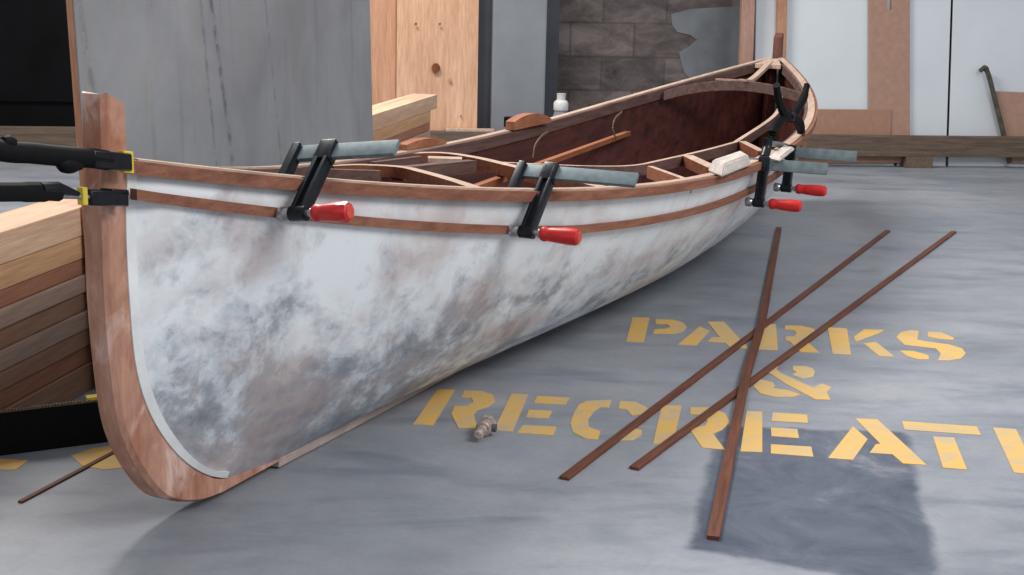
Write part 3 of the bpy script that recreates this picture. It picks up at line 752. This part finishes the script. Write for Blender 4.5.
# ------------------------------------------------------------ grey sheet standing against the stack
SP = fa + SN*.016; tlt = math.radians(1.0)
pn = (SN + Vector((0, 0, math.tan(tlt)))).normalized()
pa = at_plane(86, 143, SP, SN); pb = at_plane(371.5, 143, SP, SN)
u0 = (pa - fa).dot(SD); u1 = (pb - fa).dot(SD)
def sheet_y(x, y): P = at_plane(x, y, SP, SN); return (P - fa).dot(SD) - (u0+u1)/2, P.z
STREAKS = []
for (xa, ya), (xb, yb), wd, am in (((211, 0), (228, 140), .020, .9), ((203, 30), (212, 140), .014, .6), ((268, 30), (273, 90), .012, .5), ((80, 10), (92, 90), .02, .5)):
    (a1_, z1_), (a2_, z2_) = sheet_y(xa, ya), sheet_y(xb, yb); k = -(a2_-a1_)/(z2_-z1_); STREAKS.append((a1_ + k*z1_, k, wd, am))
M['sheet'] = sheet_mat()
sh = empty('grey_sheet', fa + SD*((u0+u1)/2) + SN*.030); sh.rotation_euler = (0, 0, SYAW)
tag(sh, 'large grey stained sheet standing on edge between the canoe and the planks', 'sheet')
hw = (u1-u0)/2; TH = .018; tt = math.tan(tlt)*1.3
bm = BM(); prism(bm, [Vector((0, -hw, 0)), Vector((0, hw, 0)), Vector((-tt, hw - .03, 1.3)), Vector((-tt, -hw-.03, 1.3))], (-1, 0, 0), TH*.3, .001)
link('face', bm, M['sheet'], sh)['label'] = 'grey stained face'
bm = BM(); prism(bm, [Vector((-TH*.3, -hw-.002, 0)), Vector((-TH*.3, hw, 0)), Vector((-TH*.3-tt, hw - .03, 1.3)), Vector((-TH*.3-tt, -hw-.032, 1.3))], (-1, 0, 0), TH*.7)
link('core', bm, M['stud'], sh)['label'] = 'pinkish wooden edge of the sheet'
# ------------------------------------------------------------ black bearer at lower left
c0, c1 = at_z(-60, 464, 0), at_z(118, 441, 0); d = (c1-c0).normalized(); n_ = Vector((d.y, -d.x, 0))
bm = BM(); ln = (c1-c0).length; hz = .088
box(bm, (0, 0, 0), (ln, .022, hz-.002), bev=.003)
me_o = link('black_bearer', bm, M['blackrub']); me_o.location = c0; me_o.rotation_euler = (0, 0, math.atan2(d.y, d.x))
br = empty('padded_bearer', c0, (0, 0, math.atan2(d.y, d.x))); me_o.name = 'padding'; me_o.parent = br; me_o.location = (0, 0, 0); me_o.rotation_euler = (0, 0, 0)
tag(br, 'black padded bearer with a ragged pale top edge left of the near stem', 'bearer')
bm = BM(); k = 0
while k*.006 < ln:
    a = k*.006; hgt = random.uniform(.0005, .0035)
    prism(bm, [Vector((a, .0, hz-.003)), Vector((a+.006, .0, hz-.003)), Vector((a+.005, .0, hz+hgt)), Vector((a+.001, .0, hz+hgt*.6))], (0, 1, 0), .007); k += 1
link('torn_edge', bm, M['block'], br)
bm = BM(); a1 = ln*.83; box(bm, (a1, .0, hz), (ln*.93, .02, hz+.007), bev=.001); link('yellow_tape', bm, M['yellow'], br)

# ------------------------------------------------------------ loose strips on the floor
def floor_strip(px, width, th, label, zz, name='wood_strip', group='loose mahogany strips on the floor'):
    pts = [at_z(x, y, z + th) for (x, y), z in zip(px, zz)]
    c = sum(pts, Vector())/len(pts); c.z = 0
    bm = BM(); sweep(bm, [p - c for p in pts], width, th)
    a = math.atan2(*(pts[-1]-pts[0]).xy)    # put the grain along local y
    bmesh.ops.rotate(bm, verts=bm.verts, matrix=Matrix.Rotation(a, 3, 'Z'))
    o = link(name, bm, M['strip']); o.location = c; o.rotation_euler = (0, 0, -a)
    return tag(o, label, 'wood strip', group)
floor_strip([(564, 477), (888, 230)], .019, .006, 'brown wood strip at the left of the floor pile, crossing the letters P A R', (0, 0))
floor_strip([(634, 467), (954, 231)], .019, .006, 'brown wood strip farthest right, crossing below the word PARKS', (0, 0))
floor_strip([(713, 536), (746, 375), (762, 322), (779, 227)], .021, .007, 'brown wood strip lying on top across the two others', (0, .0062, .0062, 0))
floor_strip([(20, 501), (124, 446)], .009, .004, 'thin dark wood strip poking out under the near stem', (0, 0), group=None)

# ------------------------------------------------------------ brass fitting on the floor
fp, fq = at_z(479, 437, .011), at_z(493, 420, .011); fd = (fq - fp); FL = fd.length; fd.normalize()
ft = empty('hose_coupling', (fp.x, fp.y, 0)); ft.rotation_euler = (0, 0, math.atan2(fd.y, fd.x))
ft.scale = (1.2, 1.2, 1.2)
tag(ft, 'small brassy hose coupling lying on the painted letter R', 'fitting')
bm = BM(); prof = [(-.006, .006), (-.004, .0085), (.004, .0085), (.005, .006), (.011, .006), (.012, .009), (.020, .009), (.021, .0065), (.025, .0065)]
tube(bm, [(x, 0, .0145) for x, r in prof], [r for x, r in prof], 16); link('nipple', bm, M['brass'], ft, True)
bm = BM(); prof = [(.025, .011), (.027, .0135), (.050, .0135), (.052, .012)]
tube(bm, [(x, 0, .0145) for x, r in prof], [r for x, r in prof], 20); link('sleeve', bm, M['brass'], ft, True)
bm = BM(); prof = [(.052, .0145), (.064, .0145)]; tube(bm, [(x, 0, .0145) for x, r in prof], .0142, 6); link('hex_nut', bm, M['brass'], ft)
bm = BM(); tube(bm, [(.038, -.013, .0145), (.038, -.020, .0145)], .007, 12); link('port', bm, M['coldark'], ft, True)

# ------------------------------------------------------------ stencilled words
def z5(l): return [(600 + x/3.992, 300 + y/3.992) for x, y in l]
def z6(l): return [(768 + x/3.992, 300 + y/3.992) for x, y in l]
def z4(l): return [(400 + x/3.992, 360 + y/3.992) for x, y in l]
def z7(l): return [(640 + x/3.287, 400 + y/3.287) for x, y in l]
PARKS = [('P', [z5([(130, 70), (198, 72), (175, 170), (104, 166)]), z5([(222, 78), (290, 80), (330, 90), (347, 108), (335, 125), (300, 135), (212, 135), (217, 118), (262, 116), (280, 108), (268, 97), (222, 96)])]),
 ('A', [z5([(398, 107), (437, 125), (385, 182), (310, 180)]), z5([(428, 88), (495, 88), (592, 194), (520, 192), (500, 172), (430, 167), (447, 150), (478, 150)])]),
 ('R', [z5([(650, 98), (702, 98), (710, 202), (632, 198)]), z5([(738, 103), (805, 104), (850, 115), (868, 130), (845, 150), (820, 160), (877, 212), (800, 208), (755, 165), (740, 163), (742, 147), (775, 147), (785, 133), (772, 120), (738, 118)])]),
 ('K', [z6([(238, 110), (315, 115), (332, 220), (258, 216)]), z6([(385, 118), (465, 121), (440, 135), (350, 168), (343, 148)]), z6([(382, 175), (430, 168), (505, 228), (445, 226)])]),
 ('S', [z6([(512, 150), (530, 130), (570, 122), (602, 125), (596, 160), (640, 168), (720, 178), (775, 195), (790, 215), (770, 235), (720, 243), (678, 242), (690, 215), (670, 195), (600, 187), (545, 180)]), z6([(636, 128), (690, 130), (742, 152), (740, 160), (690, 158), (640, 148)]), z6([(525, 203), (580, 205), (640, 222), (643, 238), (600, 238), (555, 225)])])]
AMP = [('and', [z5([(715, 258), (690, 278), (668, 288), (740, 335), (860, 398), (920, 400), (905, 370), (925, 350), (885, 335), (850, 350), (780, 320), (722, 292), (704, 278)]), z5([(770, 265), (820, 265), (850, 275), (858, 290), (850, 308), (810, 315), (765, 300), (785, 290), (770, 280)]), z5([(612, 345), (640, 318), (690, 330), (700, 345), (690, 352), (750, 362), (800, 378), (770, 388), (700, 388), (640, 375)])])]
REC = [('R', [z4([(150, 118), (218, 120), (132, 262), (52, 258)]), z4([(258, 123), (330, 125), (370, 140), (378, 165), (355, 185), (310, 200), (295, 215), (308, 275), (232, 272), (205, 215), (218, 185), (270, 185), (292, 170), (285, 152), (245, 150)])]),
 ('E', [z4([(445, 135), (512, 138), (450, 287), (374, 282)]), z4([(548, 145), (678, 152), (660, 180), (535, 172)]), z4([(515, 200), (608, 205), (592, 235), (503, 230)]), z4([(490, 262), (625, 268), (612, 302), (468, 292)])]),
 ('C', [z4([(745, 165), (845, 160), (835, 192), (800, 190), (775, 205), (750, 240), (755, 270), (800, 285), (790, 320), (740, 315), (690, 290), (680, 255), (695, 210), (715, 180)]), z4([(878, 165), (940, 168), (985, 190), (1000, 215), (925, 222), (905, 200), (872, 195)]), z4([(870, 323), (880, 292), (905, 285), (935, 275), (965, 280), (965, 300), (930, 322)])]),
 ('R', [z7([(72, 18), (137, 20), (108, 145), (42, 145)]), z7([(165, 25), (230, 25), (280, 45), (295, 75), (270, 100), (240, 112), (280, 165), (205, 158), (165, 100), (185, 92), (215, 85), (222, 70), (205, 50), (165, 48)])]),
 ('E', [z7([(350, 38), (402, 40), (402, 173), (330, 170)]), z7([(436, 42), (549, 50), (552, 77), (432, 70)]), z7([(430, 92), (517, 97), (523, 127), (432, 120)]), z7([(430, 147), (563, 155), (570, 188), (430, 177)])]),
 ('A', [z7([(700, 88), (748, 130), (700, 198), (618, 192)]), z7([(708, 62), (780, 65), (862, 140), (942, 215), (865, 210), (830, 180), (755, 175), (775, 147), (790, 145)])]),
 ('T', [[(902, 421.5), (977, 427), (981, 435.5), (904.5, 430)], [(933, 437), (954, 438), (967, 470), (943, 468)]]),
 ('I', [[(993, 428), (1016, 429.5), (1038, 475), (1014, 473)]])]
def word(name, letters, label, cat='floor lettering'):
    allp = [at_z(*p) for _, ps in letters for q in ps for p in q]; c = sum(allp, Vector())/len(allp)
    root = empty(name, (c.x, c.y, 0)); tag(root, label, cat)
    for nm, polys in letters:
        bm = BM()
        for q in polys:
            pts = [at_z(*p) - c for p in q]
            # round the corners slightly
            T = [bm.verts.new((p.x, p.y, .0012)) for p in pts]; Bt = [bm.verts.new((p.x, p.y, 0)) for p in pts]
            for tri in tessellate_polygon([[Vector((p.x, p.y, 0)) for p in pts]]):
                if abs((pts[tri[1]]-pts[tri[0]]).cross(pts[tri[2]]-pts[tri[0]]).z) > 1e-9: bm.faces.new([T[i] for i in tri])
            for i in range(len(pts)):
                k = (i+1) % len(pts); bm.faces.new((T[i], Bt[i], Bt[k], T[k]))
        link('letter', bm, M['paint'], root)
word('stencilled_word', PARKS, 'yellow stencilled word PARKS painted on the grey floor')
word('stencilled_ampersand', AMP, 'yellow stencilled ampersand painted between the two words')
word('stencilled_word', REC, 'yellow stencilled lettering RECREATI running off the right edge')
word('paint_patch', [('a', [[(71, 456), (92, 449), (112, 446), (124, 468), (104, 470), (82, 466)]])], 'orange yellow paint patch on the floor left of the near stem', 'paint patch')
word('paint_patch', [('a', [[(-20, 458), (28, 461), (16, 470), (-20, 471)]])], 'orange yellow paint patch at the left edge below the black bearer', 'paint patch')

# ------------------------------------------------------------ light
w = bpy.data.worlds.new('world'); sc.world = w; w.use_nodes = True
bg = w.node_tree.nodes['Background']; bg.inputs[0].default_value = (.90, .94, 1.0, 1); bg.inputs[1].default_value = .50
def area(name, loc, target, sx, sy, power, colr):
    l = bpy.data.lights.new(name, 'AREA'); l.shape = 'RECTANGLE'; l.size = sx; l.size_y = sy; l.energy = power; l.color = colr
    o = bpy.data.objects.new(name, l); col.objects.link(o); o.location = loc
    o.rotation_euler = (Vector(target) - Vector(loc)).to_track_quat('-Z', 'Y').to_euler(); return o
area('ceiling_lamp', (-1.3, 5.0, 3.3), (.0, 4.0, 0), .9, 1.5, 165, (1, .96, .92))
area('ceiling_lamp', (2.6, 1.2, 3.0), (.2, 3.0, .2), 2.0, 1.4, 88, (1, .98, .97))
